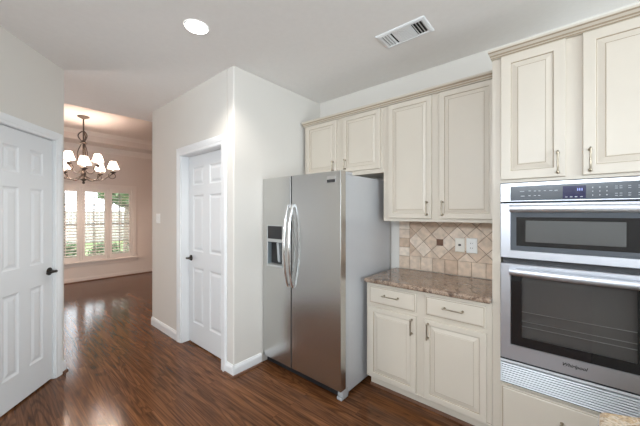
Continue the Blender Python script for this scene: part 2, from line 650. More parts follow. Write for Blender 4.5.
m.box(TX1, XL, -1.5, 3.5, SZ, SZ + 0.05)
m.box(TX0, TX1, TY1, 3.5, SZ, SZ + 0.05)
m.box(TX0, TX1, -1.5, TY0, SZ, SZ + 0.05)
m.box(FX, XL, -1.6, 3.6, TZ, TZ + 0.05)
m.box(TX0 - 0.05, TX0, TY0, TY1, SZ + 0.05, TZ)
m.box(TX1, TX1 + 0.05, TY0, TY1, SZ + 0.05, TZ)
m.box(TX0, TX1, TY1, TY1 + 0.05, SZ + 0.05, TZ)
m.box(TX0, TX1, TY0 - 0.05, TY0, SZ + 0.05, TZ)
m.box(XL, XL + 0.1, -1.6, 3.6, CZ + 0.12, TZ + 0.05)
struct('ceiling_dining', m, M['dceil'])
# crown at the window wall and round the tray
crown = [(0, 0), (0, -0.115), (-0.012, -0.115), (-0.018, -0.095), (-0.075, -0.03), (-0.082, -0.012), (-0.09, 0)]
m = MB(facing_x(FX))
m.prism_x([(y, SZ + z) for y, z in crown], -1.5, 3.5)
struct('trim_1', m, M['dtrim'])
m = MB(facing_x(TX0))
m.prism_x([(y * 0.8, TZ + z * 0.62) for y, z in crown], TY0, TY1)
struct('trim_2', m, M['dtrim'])

# baseboards
bprof = [(0, 0), (0, 0.10), (-0.007, 0.10), (-0.009, 0.092), (-0.0135, 0.082), (-0.016, 0.070), (-0.016, 0)]
m = MB(facing_x(FX))
m.prism_x([(y, z * 0.9) for y, z in bprof], -1.5, 3.5)
struct('baseboard_dining', m, M['dwall'])
m = MB()
m.prism_x([(PY + y, z) for y, z in bprof], -4.092, DL - 0.10)
struct('baseboard_pantry', m, M['white'])
m = MB()
m.prism_x([(PY + y, z) for y, z in bprof], DR + 0.085, CX + 0.014)
m.m = facing_x(CX)
m.prism_x(bprof, PY - 0.014, 1.755)
struct('baseboard_corner', m, M['white'])
m = MB(DIAG)
m.prism_x(bprof, -0.042, 0.004)
struct('baseboard_left', m, M['white'])
shoe = [(0, 0), (0, 0.018), (-0.007, 0.017), (-0.013, 0.011), (-0.015, 0)]
m = MB()
m.prism_x([(PY - 0.016 + y, z) for y, z in shoe], DR + 0.085, CX + 0.030)
m.m = facing_x(CX + 0.016)
m.prism_x(shoe, PY - 0.030, 1.755)
m.m = DIAG
m.prism_x([(y - 0.016, z) for y, z in shoe], -0.042, 0.012)
m.m = facing_x(FX + 0.016)
m.prism_x(shoe, -1.5, 3.5)
struct('trim_3', m, M['woodshoe'])

# door casings
cas = [(0, 0), (-0.010, 0), (-0.013, 0.006), (-0.013, 0.020), (-0.017, 0.028), (-0.020, 0.045), (-0.020, 0.062), (-0.016, 0.072), (0, 0.072)]   # (out of wall, away from the opening)


def casing(mb, xl, xr, top, w=1.0):
    """mitred casing round an opening on local plane y = 0"""
    path = [(xl, 0.0), (xl, top), (xr, top), (xr, 0.0)]
    dirs = [(-1, 0), (-1, 1), (1, 1), (1, 0)]
    loops = []
    for (x, z), (dx, dz) in zip(path, dirs):
        loops.append([mb.pt((x + dx * q * w, y, z + dz * q * w)) for y, q in cas])
    n = len(cas)
    for A, B in zip(loops, loops[1:]):
        for i in range(n):
            j = (i + 1) % n
            mb.face((A[i], A[j], B[j], B[i]))
    mb.face(loops[0])
    mb.face(loops[-1][::-1])


def jamb(mb, xl, xr, top, depth, t=0.018):
    mb.box(xl - t, xl, 0, depth, 0, top)
    mb.box(xr, xr + t, 0, depth, 0, top)
    mb.box(xl - t, xr + t, 0, depth, top, top + t)


PMAT = Matrix.Translation((0, PY, 0))
m = MB(PMAT)
casing(m, DL - 0.012, DR + 0.012, DT + 0.005, 1.2)
jamb(m, DL, DR, DT, 0.115)
struct('trim_4', m, M['white'])
m = MB(DIAG)
casing(m, AL - 0.005, AR + 0.005, DT + 0.002)
jamb(m, AL, AR, DT, 0.115)
struct('trim_5', m, M['white'])

# six-panel doors
dprof = [(0, 0, 0), (0.010, 0.007, 0), (0.018, 0.009, 0), (0.024, 0.009, 0), (0.046, 0.002, 0), (0.048, 0.002, 0)]


def six_panel(name, mat4, xl, xr, y0, cols, lever_x, lever_dir):
    rows = [(0.238, 0.848), (1.025, 1.64), (1.748, 1.945)]
    holes = [(a, b, c, d) for a, b in cols for c, d in rows]
    mb = MB(mat4)
    mb.slab(xl, xr, 0.012, DT - 0.004, y0, y0 + 0.035, holes, 0.003)
    for a, b, c, d in holes:
        mb.rings(a, b, c, d, y0, dprof)
    d = build(name, mb, M['door'])
    d['kind'] = 'structure'
    h = MB(mat4)
    rotx = Matrix.Rotation(PI / 2, 3, 'X')
    h.rod([(0.033, 0), (0.033, 0.004), (0.026, 0.010), (0.012, 0.013), (0.011, 0.048)], (lever_x, y0, 0.945), 24, 0, rotx)
    s = lever_dir
    h.tube([(lever_x - s * 0.006, y0 - 0.048, 0.945), (lever_x + s * 0.02, y0 - 0.052, 0.947), (lever_x + s * 0.06, y0 - 0.050, 0.946), (lever_x + s * 0.08, y0 - 0.046, 0.942), (lever_x + s * 0.092, y0 - 0.044, 0.942)], [0.012, 0.011, 0.0085, 0.009, 0.007], 10)
    build('door_handle', h, M['bronze'], d, smooth=True)
    g = MB(mat4)
    hx = xl if lever_x > (xl + xr) / 2 else xr
    for z in (0.25, 1.05, 1.86):
        g.tube([(hx, y0 - 0.004, z), (hx, y0 - 0.004, z + 0.09)], 0.006, 8)
    build('hinge', g, M['bronze'], d, smooth=True)
    return d


six_panel('door_1', DIAG, AL + 0.003, AR - 0.003, 0.012, [(-0.602, -0.462), (-0.362, -0.226)], -0.160, -1)
six_panel('door_2', PMAT, DL + 0.003, DR - 0.003, 0.078, [(-3.143, -2.915), (-2.79, -2.55)], DL + 0.062, 1)

# ------------------------------------------------------------------ dining window with plantation shutters
WM = facing_x(FX)
m = MB(WM)
cw = 0.062
m.box(WY0 - cw, WY0, -0.022, 0.0, WZ0 - 0.02, WZ1 + cw)
m.box(WY1, WY1 + cw, -0.022, 0.0, WZ0 - 0.02, WZ1 + cw)
m.box(WY0, WY1, -0.022, 0.0, WZ1, WZ1 + cw)
for a, b in ((WY0, WY0 + 0.03), (1.358, 1.392), (1.835, 1.865), (WY1 - 0.03, WY1)):
    m.box(a, b, -0.006, 0.10, WZ0, WZ1)
m.box(WY0, WY1, -0.006, 0.10, WZ1 - 0.03, WZ1)
m.box(WY0, WY1, -0.006, 0.10, WZ0, WZ0 + 0.02)
w1 = struct('window_1', m, M['dtrim'], bevel=0.003)
m = MB(WM)
m.box(WY0 - 0.10, WY1 + 0.10, -0.055, 0.0, WZ0 - 0.035, WZ0 - 0.005)
build('window_sill', m, M['dtrim'], w1, bevel=0.005)
m = MB(WM)
m.box(WY0 - 0.07, WY1 + 0.07, -0.016, 0.0, WZ0 - 0.105, WZ0 - 0.035)
build('window_apron', m, M['dtrim'], w1, bevel=0.004)
m = MB(WM)
m.box(WY0, WY1, 0.098, 0.102, WZ0, WZ1)
build('window_pane', m, M['pane'], w1)
m = MB(WM)
for a, b in ((0.89, 1.358), (1.392, 1.835), (1.865, 2.305)):
    mid = (a + b) / 2
    m.box(mid - 0.011, mid + 0.011, 0.085, 0.097, WZ0, WZ1)
    m.box(a, b, 0.075, 0.097, 1.17, 1.215)
    m.box(a, b, 0.085, 0.097, 1.60, 1.62)
    m.box(a, b, 0.085, 0.097, 0.80, 0.82)
build('window_sash', m, M['sash'], w1)
for a, b in ((0.895, 1.355), (1.397, 1.832), (1.869, 2.300)):
    f = MB(WM)
    st = 0.048
    f.box(a, a + st, -0.004, 0.026, WZ0 + 0.02, WZ1 - 0.03)
    f.box(b - st, b, -0.004, 0.026, WZ0 + 0.02, WZ1 - 0.03)
    f.box(a + st, b - st, -0.004, 0.026, WZ0 + 0.02, WZ0 + 0.10)
    f.box(a + st, b - st, -0.004, 0.026, WZ1 - 0.115, WZ1 - 0.03)
    sh = build('shutter_frame', f, M['dtrim'], w1, bevel=0.002)
    lv = MB(WM)
    z = WZ0 + 0.125
    while z < WZ1 - 0.125:
        c, s_ = math.cos(0.28), math.sin(0.28)
        pr = [(-0.030, -0.002), (-0.015, -0.0045), (0.015, -0.0045), (0.030, -0.002), (0.030, 0.002), (0.015, 0.0045), (-0.015, 0.0045), (-0.030, 0.002)]
        lv.prism_x([(0.011 + y * c - q * s_, z + y * s_ + q * c) for y, q in pr], a + st, b - st)
        z += 0.0635
    build('louver', lv, M['dtrim'], sh)
    rd = MB(WM)
    rd.tube([((a + b) / 2, -0.026, WZ0 + 0.14), ((a + b) / 2, -0.026, WZ1 - 0.15)], 0.005, 6)
    build('tilt_rod', rd, M['dtrim'], sh)

# outside the window
struct('lawn', MB().box(-40, FX - 0.12, -25, 30, -0.35, -0.25), M['lawn'])


def leaf_blob(mb, c, rx, ry, rz, n, size):
    for _ in range(n):
        u, v = random.uniform(-1, 1), random.uniform(0, 2 * PI)
        q = math.sqrt(1 - u * u)
        rr = random.uniform(0.55, 1.0)
        p = Vector(c) + Vector((rx * q * math.cos(v), ry * q * math.sin(v), rz * u)) * rr
        a = Vector((random.gauss(0, 1), random.gauss(0, 1), random.gauss(0, 1))).normalized()
        b = a.orthogonal().normalized()
        s = size * random.uniform(0.6, 1.3)
        mb.poly([p - a * s, p + b * s * 0.45, p + a * s, p - b * s * 0.45])


def shrub(x, y, h, r, label):
    t = thing('shrub', label, 'shrub', (x, y, -0.25), 'shrubs beyond the dining window')
    a = MB()
    a.tube([(x, y, -0.25), (x, y, -0.25 + h * 0.5)], [0.03, 0.015], 6)
    build('stem', a, M['bark'], t)
    b = MB()
    leaf_blob(b, (x, y, -0.25 + h * 0.58), r, r, h * 0.45, 700, 0.06)
    build('foliage', b, M['leaf'], t, weld=False)


shrub(-9.4, 1.30, 1.0, 0.42, 'low green shrub outside, behind the first shutter beside the door wall')
shrub(-9.5, 2.20, 0.9, 0.40, 'low green shrub outside, behind the middle shutter panel')
shrub(-9.4, 3.05, 1.0, 0.40, 'low green shrub outside, behind the shutter farthest from the chandelier')


def tree(x, y, r0, h, ch, cr, label, n=1500, size=0.14):
    t = thing('tree', label, 'tree', (x, y, -0.25), 'trees beyond the dining window')
    a = MB()
    a.tube([(x, y, -0.25), (x + 0.05, y, h * 0.5), (x, y + 0.05, h)], [r0 * 1.25, r0, r0 * 0.7], 12)
    build('trunk', a, M['bark'], t, smooth=True)
    b = MB()
    leaf_blob(b, (x, y, h + ch * 0.4), cr, cr, ch, n, size)
    build('crown', b, M['leaf'], t, weld=False)


tree(-11.6, 3.35, 0.13, 2.6, 1.5, 1.35, 'tree with a grey trunk out in the yard, seen through the middle shutter', 3600, 0.19)
tree(-18.5, 6.6, 0.2, 3.5, 1.8, 2.6, 'farther tree out in the yard, seen through the end shutter')
tg = MB()
for i in range(150):
    y0 = -12 + i * 0.2
    tg.box(-21.03, -21, y0, y0 + 0.185, -0.25, 1.55)
tag(build('board_fence', tg, M['fence'], weld=False), 'weathered grey board fence across the yard outside the dining window', 'fence')

# ------------------------------------------------------------------ cabinet helpers
cprof = [(0, 0.020, 0), (0, 0.004, 0), (0.0015, 0.0012, 0), (0.004, 0, 0), (0.038, 0, 0), (0.041, 0.002, 0), (0.0435, 0.0068, 1), (0.048, 0.0068, 0), (0.070, 0.0012, 0), (0.0725, 0.0022, 1), (0.075, 0.0006, 0)]
bprof2 = [(0, 0.020, 0), (0, 0.004, 0), (0.0015, 0.0012, 0), (0.004, 0, 0), (0.036, 0, 0), (0.039, 0.002, 0), (0.0415, 0.0075, 1), (0.046, 0.0075, 0), (0.072, 0.0014, 0), (0.074, 0.0024, 1), (0.076, 0.0006, 0)]
wprof = [(0, 0.020, 0), (0, 0.004, 0), (0.0015, 0.0012, 0), (0.004, 0, 0), (0.050, 0, 0), (0.053, 0.002, 0), (0.056, 0.0075, 1), (0.061, 0.0075, 0), (0.086, 0.0015, 0), (0.0885, 0.0025, 1), (0.091, 0.0006, 0)]
sprof = [(0, 0.020, 0), (0, 0.007, 0), (0.0015, 0.0045, 0), (0.008, 0.0030, 0), (0.012, 0.0030, 1), (0.0135, 0.0020, 0), (0.018, 0, 0)]


def raised_door(name, x0, x1, z0, z1, y, parent, prof):
    mb = MB()
    mb.rings(x0, x1, z0, z1, y, prof)
    mb.poly([(x0, y + 0.02, z0), (x0, y + 0.02, z1), (x1, y + 0.02, z1), (x1, y + 0.02, z0)])
    return build(name, mb, [M['cream'], M['glaze']], parent)


def pull(parent, x, y, z, length=0.115, horiz=False, mm=None):
    mb = MB()
    h = length / 2

    def P(t, out):
        return (x + t, y - out, z) if horiz else (x, y - out, z + t)
    mb.tube([P(-h, 0.030), P(-h + 0.006, 0.030), P(-h + 0.013, 0.030), P(-h + 0.020, 0.030), P(-0.012, 0.030), P(0, 0.030), P(0.012, 0.030), P(h - 0.020, 0.030), P(h - 0.013, 0.030), P(h - 0.006, 0.030), P(h, 0.030)],
            [0.003, 0.0065, 0.0065, 0.0042, 0.0045, 0.0052, 0.0045, 0.0042, 0.0065, 0.0065, 0.003], 10)
    for t in (-h + 0.010, h - 0.010):
        mb.tube([P(t, 0.028), P(t, 0.010), P(t, 0.003), P(t, 0)], [0.0045, 0.0045, 0.0085, 0.009], 10)
    return build('pull_handle', mb, mm or M['pewter'], parent, smooth=True)


# ------------------------------------------------------------------ upper cabinets
UF, UD = 2.335, 2.315


def crown_small(parent, x0, x1):
    pr = [(UF + 0.01, 2.388), (UF - 0.021, 2.388), (UF - 0.024, 2.394), (UF - 0.027, 2.396), (UF - 0.030, 2.402), (UF - 0.034, 2.407), (UF - 0.036, 2.410), (UF - 0.044, 2.416), (UF - 0.052, 2.424), (UF - 0.052, 2.432), (UF + 0.01, 2.432)]
    ks = [0, 0, 1, 1, 0, 1, 1, 0, 0, 0, 0]
    mb = MB()
    mb.prism_x(pr, x0, x1, 0, ks)
    return build('crown_molding', mb, [M['cream'], M['glaze']], parent)


c1 = thing('upper_cabinet', 'short cream two-door wall cabinet above the refrigerator', 'cabinet', (-1.72, 2.48, 1.80), 'upper cabinets')
m = MB()
m.box(-2.195, -1.236, UF, KW - 0.002, 1.808, 2.43)
build('cabinet_body', m, M['cream'], c1, bevel=0.001)
crown_small(c1, -2.203, -1.2355)
for x0, x1, px in ((-2.157, -1.755, -1.787), (-1.672, -1.263, -1.638)):
    d = raised_door('cabinet_door', x0, x1, 1.848, 2.384, UD, c1, cprof)
    pull(d, px, UD, 1.918, 0.105)
c2 = thing('upper_cabinet', 'tall cream two-door wall cabinet over the tiled backsplash and counter', 'cabinet', (-0.80, 2.48, 1.375), 'upper cabinets')
m = MB()
m.box(-1.235, -0.352, UF, KW - 0.002, 1.375, 2.43)
build('cabinet_body', m, M['cream'], c2, bevel=0.001)
crown_small(c2, -1.2355, -0.352)
for x0, x1, px in ((-1.180, -0.808, -0.842), (-0.750, -0.366, -0.722)):
    d = raised_door('cabinet_door', x0, x1, 1.402, 2.384, UD, c2, cprof)
    pull(d, px, UD, 1.483, 0.118)

# ------------------------------------------------------------------ base cabinet and worktop
BF, BD = 2.095, 2.075
b1 = thing('base_cabinet', 'cream base cabinet with two drawers over two doors beside the refrigerator', 'cabinet', (-0.80, 2.36, 0))
m = MB()
m.box(-1.262, -0.352, BF, KW - 0.002, 0.098, 0.879)
m.box(-1.255, -0.352, BF + 0.058, KW - 0.002, 0.001, 0.098)
build('cabinet_body', m, M['cream'], b1, bevel=0.001)
m = MB()
m.prism_x([(BF + 0.058, 0.0), (BF + 0.058, 0.018), (BF + 0.050, 0.017), (BF + 0.044, 0.011), (BF + 0.042, 0.0)], -1.255, -0.354)
build('toe_molding', m, M['woodshoe'], b1)
m = MB()
m.prism_x([(BF, 0.098), (BF - 0.004, 0.099), (BF - 0.006, 0.104), (BF - 0.003, 0.110), (BF, 0.112)], -1.262, -0.354, 0, [1, 0, 0, 1, 0])
build('bottom_bead', m, [M['cream'], M['glaze']], b1)
for x0, x1, zc in ((-1.232, -0.838, 0.783), (-0.770, -0.384, 0.774)):
    mb = MB()
    mb.rings(x0, x1, 0.710, 0.852, BD, sprof)
    mb.poly([(x0, BD + 0.02, 0.710), (x0, BD + 0.02, 0.852), (x1, BD + 0.02, 0.852), (x1, BD + 0.02, 0.710)])
    d = build('drawer', mb, [M['cream'], M['glaze']], b1)
    pull(d, (x0 + x1) / 2, BD, 0.790, 0.135, True)
for x0, x1, px in ((-1.232, -0.838, -0.868), (-0.775, -0.380, -0.748)):
    d = raised_door('cabinet_door', x0, x1, 0.114, 0.682, BD, b1, bprof2)
    pull(d, px, BD, 0.604, 0.120)
m = MB().box(-1.264, -0.352, 2.045, KW - 0.001, 0.8795, 0.915)
tag(build('worktop', m, M['granite'], bevel=0.013, seg=4), 'polished brown granite worktop on the base cabinet under the backsplash', 'worktop')


# ------------------------------------------------------------------ tiled backsplash
def clip(poly, x0, x1, z0, z1):
    for ax, lim, s in ((0, x0, 1), (0, x1, -1), (1, z0, 1), (1, z1, -1)):
        out = []
        for i, p in enumerate(poly):
            q = poly[(i + 1) % len(poly)]
            a, b = (p[ax] - lim) * s, (q[ax] - lim) * s
            if a >= 0:
                out.append(p)
            if (a >= 0) != (b >= 0):
                t = a / (a - b)
                out.append((p[0] + (q[0] - p[0]) * t, p[1] + (q[1] - p[1]) * t))
        poly = out
        if not poly:
            return []
    return poly


def tile(mb, poly, y, t, g=0.002):
    """one bevelled tile in the x-z plane, faced to -y"""
    if len(poly) < 3:
        return
    area = 0.5 * abs(sum(p[0] * q[1] - q[0] * p[1] for p, q in zip(poly, poly[1:] + poly[:1])))
    if area < 0.0002:
        return
    cx, cz = sum(p[0] for p in poly) / len(poly), sum(p[1] for p in poly) / len(poly)

    def inset(d):
        o = []
        for p in poly:
            v = Vector((p[0] - cx, p[1] - cz))
            s = max(0.2, 1 - d / max(v.length, 1e-4) * 1.3)
            o.append((cx + v.x * s, cz + v.y * s))
        return o
    A = [mb.pt((x, y, z)) for x, z in inset(g)]
    B = [mb.pt((x, y - t + 0.002, z)) for x, z in inset(g)]
    C = [mb.pt((x, y - t, z)) for x, z in inset(g + 0.003)]
    n = len(poly)
    for R0, R1 in ((A, B), (B, C)):
        for i in range(n):
            j = (i + 1) % n
            mb.face((R0[i], R0[j], R1[j], R1[i]))
    mb.face(C)


SX0, SX1, SZ0, SZ1 = -1.225, -0.352, 0.916, 1.374
m = MB()
m.box(SX0, SX1, KW - 0.006, KW - 0.001, SZ0, SZ1, 1)
row = 1.041
tw = 0.106
x = SX0 + tw
while x < SX1:
    tile(m, clip([(x, SZ0), (x + tw, SZ0), (x + tw, row), (x, row)], SX0, SX1, SZ0, SZ1), KW - 0.006, 0.007)
    x += tw
z = SZ0
for hh in (0.12, 0.085, 0.085, 0.085, 0.085):
    tile(m, clip([(SX0, z), (SX0 + tw, z), (SX0 + tw, z + hh), (SX0, z + hh)], SX0, SX1, SZ0, SZ1), KW - 0.006, 0.007)
    z += hh
hd = 0.0725                        # half diagonal
ACX, ACZ = -0.842, 1.186           # accent centre, on a tile corner
for i in range(-12, 13):
    for j in range(-12, 13):
        if (i + j) % 2:
            cx, cz = ACX + i * hd, ACZ + j * hd
            tile(m, clip([(cx - hd, cz), (cx, cz - hd), (cx + hd, cz), (cx, cz + hd)], SX0 + tw, SX1, row, SZ1), KW - 0.006, 0.007)
bs = struct('wall_backsplash', m, [M['tile'], M['grout']], weld=False)
m = MB()
tile(m, [(ACX - 0.029, ACZ - 0.029), (ACX + 0.029, ACZ - 0.029), (ACX + 0.029, ACZ + 0.029), (ACX - 0.029, ACZ + 0.029)], KW - 0.012, 0.004, 0.0005)
build('accent_tile', m, M['copper'], bs)


def plate(name, cx, cz, w, h, y, label, cat, material, kind):
    t = thing(name, label, cat, (cx, y, cz))
    mb = MB()
    mb.rings(cx - w / 2, cx + w / 2, cz - h / 2, cz + h / 2, y - 0.007, [(0, 0.007, 0), (0, 0.004, 0), (0.004, 0.0005, 0), (0.007, 0, 0)])
    mb.poly([(cx - w / 2, y, cz - h / 2), (cx - w / 2, y, cz + h / 2), (cx + w / 2, y, cz + h / 2), (cx + w / 2, y, cz - h / 2)])
    build('cover_plate', mb, material, t)
    if kind == 'outlet':
        mb = MB()
        mb.rings(cx - 0.017, cx + 0.017, cz - 0.034, cz + 0.034, y - 0.009, [(0, 0.002, 0), (0.001, 0, 0)])
        r = build('receptacle', mb, material, t)
        for dz in (-0.019, 0.019):
            build('slot', MB().box(cx - 0.009, cx - 0.006, y - 0.0095, y - 0.0088, cz + dz - 0.005, cz + dz + 0.005), M['dark'], r)
            build('slot', MB().box(cx + 0.005, cx + 0.008, y - 0.0095, y - 0.0088, cz + dz - 0.004, cz + dz + 0.004), M['dark'], r)
    elif kind == 'jack':
        mb = MB()
        mb.box(cx - 0.010, cx + 0.010, y - 0.0085, y - 0.006, cz - 0.008, cz + 0.008)
        build('jack_socket', mb, M['dark'], t)
    else:
        for k in range(kind):
            ox = cx + (k - (kind - 1) / 2) * 0.046
            mb = MB()
            mb.prism_x([(y - 0.006, cz - 0.033), (y - 0.012, cz - 0.033), (y - 0.008, cz), (y - 0.009, cz + 0.033), (y - 0.006, cz + 0.033)], ox - 0.0165, ox + 0.0165)
            build('rocker', mb, material, t)
    return t


plate('phone_jack', -0.678, 1.176, 0.075, 0.118, KW - 0.013, 'almond wall plate with one dark jack hole on the backsplash tiles', 'wall plate', M['plate'], 'jack')
plate('power_outlet', -0.586, 1.176, 0.082, 0.124, KW - 0.013, 'white outlet plate on the backsplash tiles nearest the oven cabinet', 'outlet', M['whiteplate'], 'outlet')
plate('light_switch', -3.895, 1.375, 0.115, 0.118, PY, 'white double light switch on the beige wall beside the recessed door', 'light switch', M['whiteplate'], 2)

# ------------------------------------------------------------------ oven tower
TF, TD = 2.10, 2.08
TL, TR = -0.351, 0.425
tc_ = thing('oven_cabinet', 'tall cream cabinet housing the built-in ovens, two doors above and a drawer below', 'cabinet', (0.037, 2.37, 0))
m = MB()
OL, OR = -0.306, 0.380            # oven opening
m.box(TL, OL, TF, KW - 0.002, 0.10, 2.43)
m.box(OR, TR, TF, KW - 0.002, 0.10, 2.43)
m.box(OL, OR, TF, KW - 0.002, 1.632, 2.43)
m.box(OL, OR, TF, KW - 0.002, 0.10, 0.412)
m.box(OL, OR, KW - 0.03, KW - 0.002, 0.412, 1.632)
m.box(TL + 0.005, TR, TF + 0.06, KW - 0.002, 0.001, 0.10)
build('cabinet_body', m, M['cream'], tc_)
pr = [(TF + 0.01, 2.408), (TF - 0.022, 2.408), (TF - 0.026, 2.413), (TF - 0.034, 2.416), (TF - 0.040, 2.422), (TF - 0.050, 2.426), (TF - 0.056, 2.430), (TF - 0.066, 2.433), (TF - 0.070, 2.436), (TF - 0.070, 2.444), (TF + 0.01, 2.444)]
ks = [0, 1, 0, 1, 0, 0, 1, 0, 0, 0, 0]
m = MB()
n = len(pr)
# mitred run: along the front, then back along the exposed side
A = [m.pt((TR, y, z)) for y, z in pr]
B = [m.pt((TL - (TF - y) * 0.2, y, z)) for y, z in pr]
C = [m.pt((TL - (TF - y) * 0.2, 2.282, z)) for y, z in pr]
for L0, L1 in ((A, B), (B, C)):
    for i in range(n):
        j = (i + 1) % n
        m.face((L0[i], L0[j], L1[j], L1[i]), ks[i])
m.face(A)
m.face(C[::-1])
build('crown_molding', m, [M['cream'], M['glaze']], tc_)
for x0, x1, px in ((-0.304, 0.003, -0.031), (0.071, 0.378, 0.101)):
    d = raised_door('cabinet_door', x0, x1, 1.650, 2.408, TD, tc_, wprof)
    pull(d, px, TD, 1.728, 0.128)
mb = MB()
mb.rings(-0.304, 0.378, 0.125, 0.392, TD, sprof)
mb.poly([(-0.304, TD + 0.02, 0.125), (-0.304, TD + 0.02, 0.392), (0.378, TD + 0.02, 0.392), (0.378, TD + 0.02, 0.125)])
d = build('drawer', mb, [M['cream'], M['glaze']], tc_)
pull(d, 0.037, TD, 0.284, 0.120, True)

# ------------------------------------------------------------------ combination wall oven
OF = 2.072                        # oven front plane
ov = thing('built_in_oven', 'stainless steel built-in microwave and oven combination in the cream tall cabinet', 'oven', (0.037, 2.3, 0.415))
OL2, OR2 = -0.304, 0.378
m = MB()
m.box(OL2 + 0.01, OR2 - 0.01, 2.115, 2.60, 0.42, 1.625, 0)
build('oven_body', m, M['black'], ov)
# control panel
m = MB()
m.slab(OL2, OR2, 1.514, 1.627, OF, 2.11, [(-0.252, 0.326, 1.520, 1.606)], 0.003)
m.rings(-0.252, 0.326, 1.520, 1.606, OF, [(0, 0, 0), (0.0005, 0.002, 0)], close=False)
cp = build('control_panel', m, M['steelv'], ov)
m = MB()
m.rings(-0.2515, 0.3255, 1.5205, 1.6055, OF + 0.002, [(0, 0, 0), (0.004, 0, 0)])
build('control_glass', m, M['slate'], cp)
m = MB()
m.box(-0.010, 0.084, OF + 0.0008, OF + 0.0025, 1.527, 1.594)
dsp = build('display', m, M['lcd'], cp)
def mark(name, x0, x1, z0, z1, y0, y1, mm):
    build(name, MB().box(x0, x1, y0, y1, z0, z1), mm, cp)


for x0 in (0.050, 0.058, 0.067):
    mark('display_digit', x0, x0 + 0.0035, 1.567, 1.580, OF + 0.0002, OF + 0.0010, M['digits'])
for x0 in (0.000, 0.020, 0.040, 0.062):
    mark('display_digit', x0, x0 + 0.010, 1.533, 1.537, OF + 0.0002, OF + 0.0010, M['marks'])
for x0, w_, z0 in ((-0.205, 0.022, 1.572), (-0.163, 0.012, 1.574), (-0.138, 0.010, 1.572), (-0.117, 0.010, 1.572), (-0.092, 0.009, 1.572), (-0.068, 0.014, 1.572), (-0.045, 0.014, 1.572),
                   (-0.200, 0.018, 1.545), (-0.163, 0.010, 1.546), (-0.138, 0.010, 1.546), (-0.118, 0.010, 1.546)):
    mark('panel_legend', x0, x0 + w_, z0, z0 + 0.0035, OF + 0.0008, OF + 0.0016, M['marks'])
for x0 in (0.108, 0.135, 0.161):
    for z0 in (1.578, 1.558, 1.538):
        mark('panel_legend', x0, x0 + 0.004, z0, z0 + 0.006, OF + 0.0008, OF + 0.0016, M['marks'])
for x0 in (0.192, 0.208, 0.238, 0.272, 0.298):
    for z0 in (1.582, 1.572, 1.546, 1.535):
        mark('panel_legend', x0, x0 + 0.010, z0, z0 + 0.0025, OF + 0.0008, OF + 0.0016, M['marks'])
# microwave door
m = MB()
m.slab(OL2, OR2, 1.176, 1.506, OF, 2.11, [(-0.252, 0.326, 1.222, 1.452)], 0.003)
m.rings(-0.252, 0.326, 1.222, 1.452, OF, [(0, 0, 0), (0.0015, 0.004, 0)], close=False)
md = build('microwave_door', m, M['steelv'], ov)
m = MB()
m.rings(-0.250, 0.324, 1.224, 1.450, OF + 0.004, [(0, 0, 1), (0.028, 0.0002, 1), (0.0285, 0.0008, 0), (0.03, 0.0008, 0)])
build('door_glass', m, [M['blackglass'], M['slate']], md)
m = MB()
m.rings(-0.178, 0.232, 1.277, 1.402, OF + 0.0034, [(0, 0.001, 0), (0.004, 0, 0)])
build('door_window', m, mat('microwave_mesh', (0.085, 0.085, 0.083), 0.22), md)


def bar_handle(parent, x0, x1, z, hgt, out0, out1, mm):
    mb = MB()
    nn = 16
    rings_ = []
    for i in range(nn + 1):
        t = i / nn
        xx = x0 + (x1 - x0) * t
        o = out0 + (out1 - out0) * math.sin(PI * t)
        rings_.append([mb.pt((xx, OF - o + dy, z + dz)) for dy, dz in ((0.016, -hgt / 2), (0.004, -hgt / 2), (0, -hgt / 2 + 0.006), (-0.001, 0), (0, hgt / 2 - 0.006), (0.004, hgt / 2), (0.016, hgt / 2))])
    for A_, B_ in zip(rings_, rings_[1:]):
        for i in range(7):
            j = (i + 1) % 7
            mb.face((A_[i], A_[j], B_[j], B_[i]))
    mb.face(rings_[0])
    mb.face(rings_[-1][::-1])
    for xx in (x0 + 0.006, x1 - 0.030):
        mb.box(xx, xx + 0.024, OF - out0 + 0.014, OF + 0.001, z - hgt / 2 + 0.004, z + hgt / 2 - 0.004)
    return build('door_handle', mb, mm, parent, smooth=True)


bar_handle(md, -0.254, 0.328, 1.474, 0.040, 0.034, 0.042, M['steelv'])
# lower oven door
m = MB()
m.slab(OL2, OR2, 0.566, 1.143, OF, 2.11, [(-0.252, 0.326, 0.655, 1.112)], 0.003)
m.rings(-0.252, 0.326, 0.655, 1.112, OF, [(0, 0, 0), (0.002, 0.004, 0), (0.002, 0.012, 0)], close=False)
od = build('oven_door', m, M['steelv'], ov)
m = MB()
WX0, WX1, WZa, WZb = -0.196, 0.270, 0.712, 1.085
m.slab(-0.2505, 0.3245, 0.6565, 1.1105, OF + 0.004, OF + 0.008, [(WX0, WX1, WZa, WZb)], 0.002)
m.f = m.f[:-1]
m.mi = m.mi[:-1]
build('door_glass', m, M['blackglass'], od)
m = MB()
m.poly([(WX0, OF + 0.005, WZa), (WX1, OF + 0.005, WZa), (WX1, OF + 0.005, WZb), (WX0, OF + 0.005, WZb)])
build('door_window', m, M['ovenpane'], od)
m = MB()
x0, x1, z0, z1, y0, y1 = WX0 - 0.01, WX1 + 0.01, WZa - 0.01, WZb + 0.01, OF + 0.010, OF + 0.036
m.poly([(x0, y1, z0), (x1, y1, z0), (x1, y1, z1), (x0, y1, z1)])
for zz in (0.772, 0.802, 0.858):
    m.tube([(x0, y1 - 0.012, zz), (x1, y1 - 0.012, zz)], 0.0022, 6, 1)
build('oven_interior', m, [M['enamel'], M['rack']], od)
bar_handle(od, -0.254, 0.328, 1.098, 0.040, 0.036, 0.052, M['steelv'])

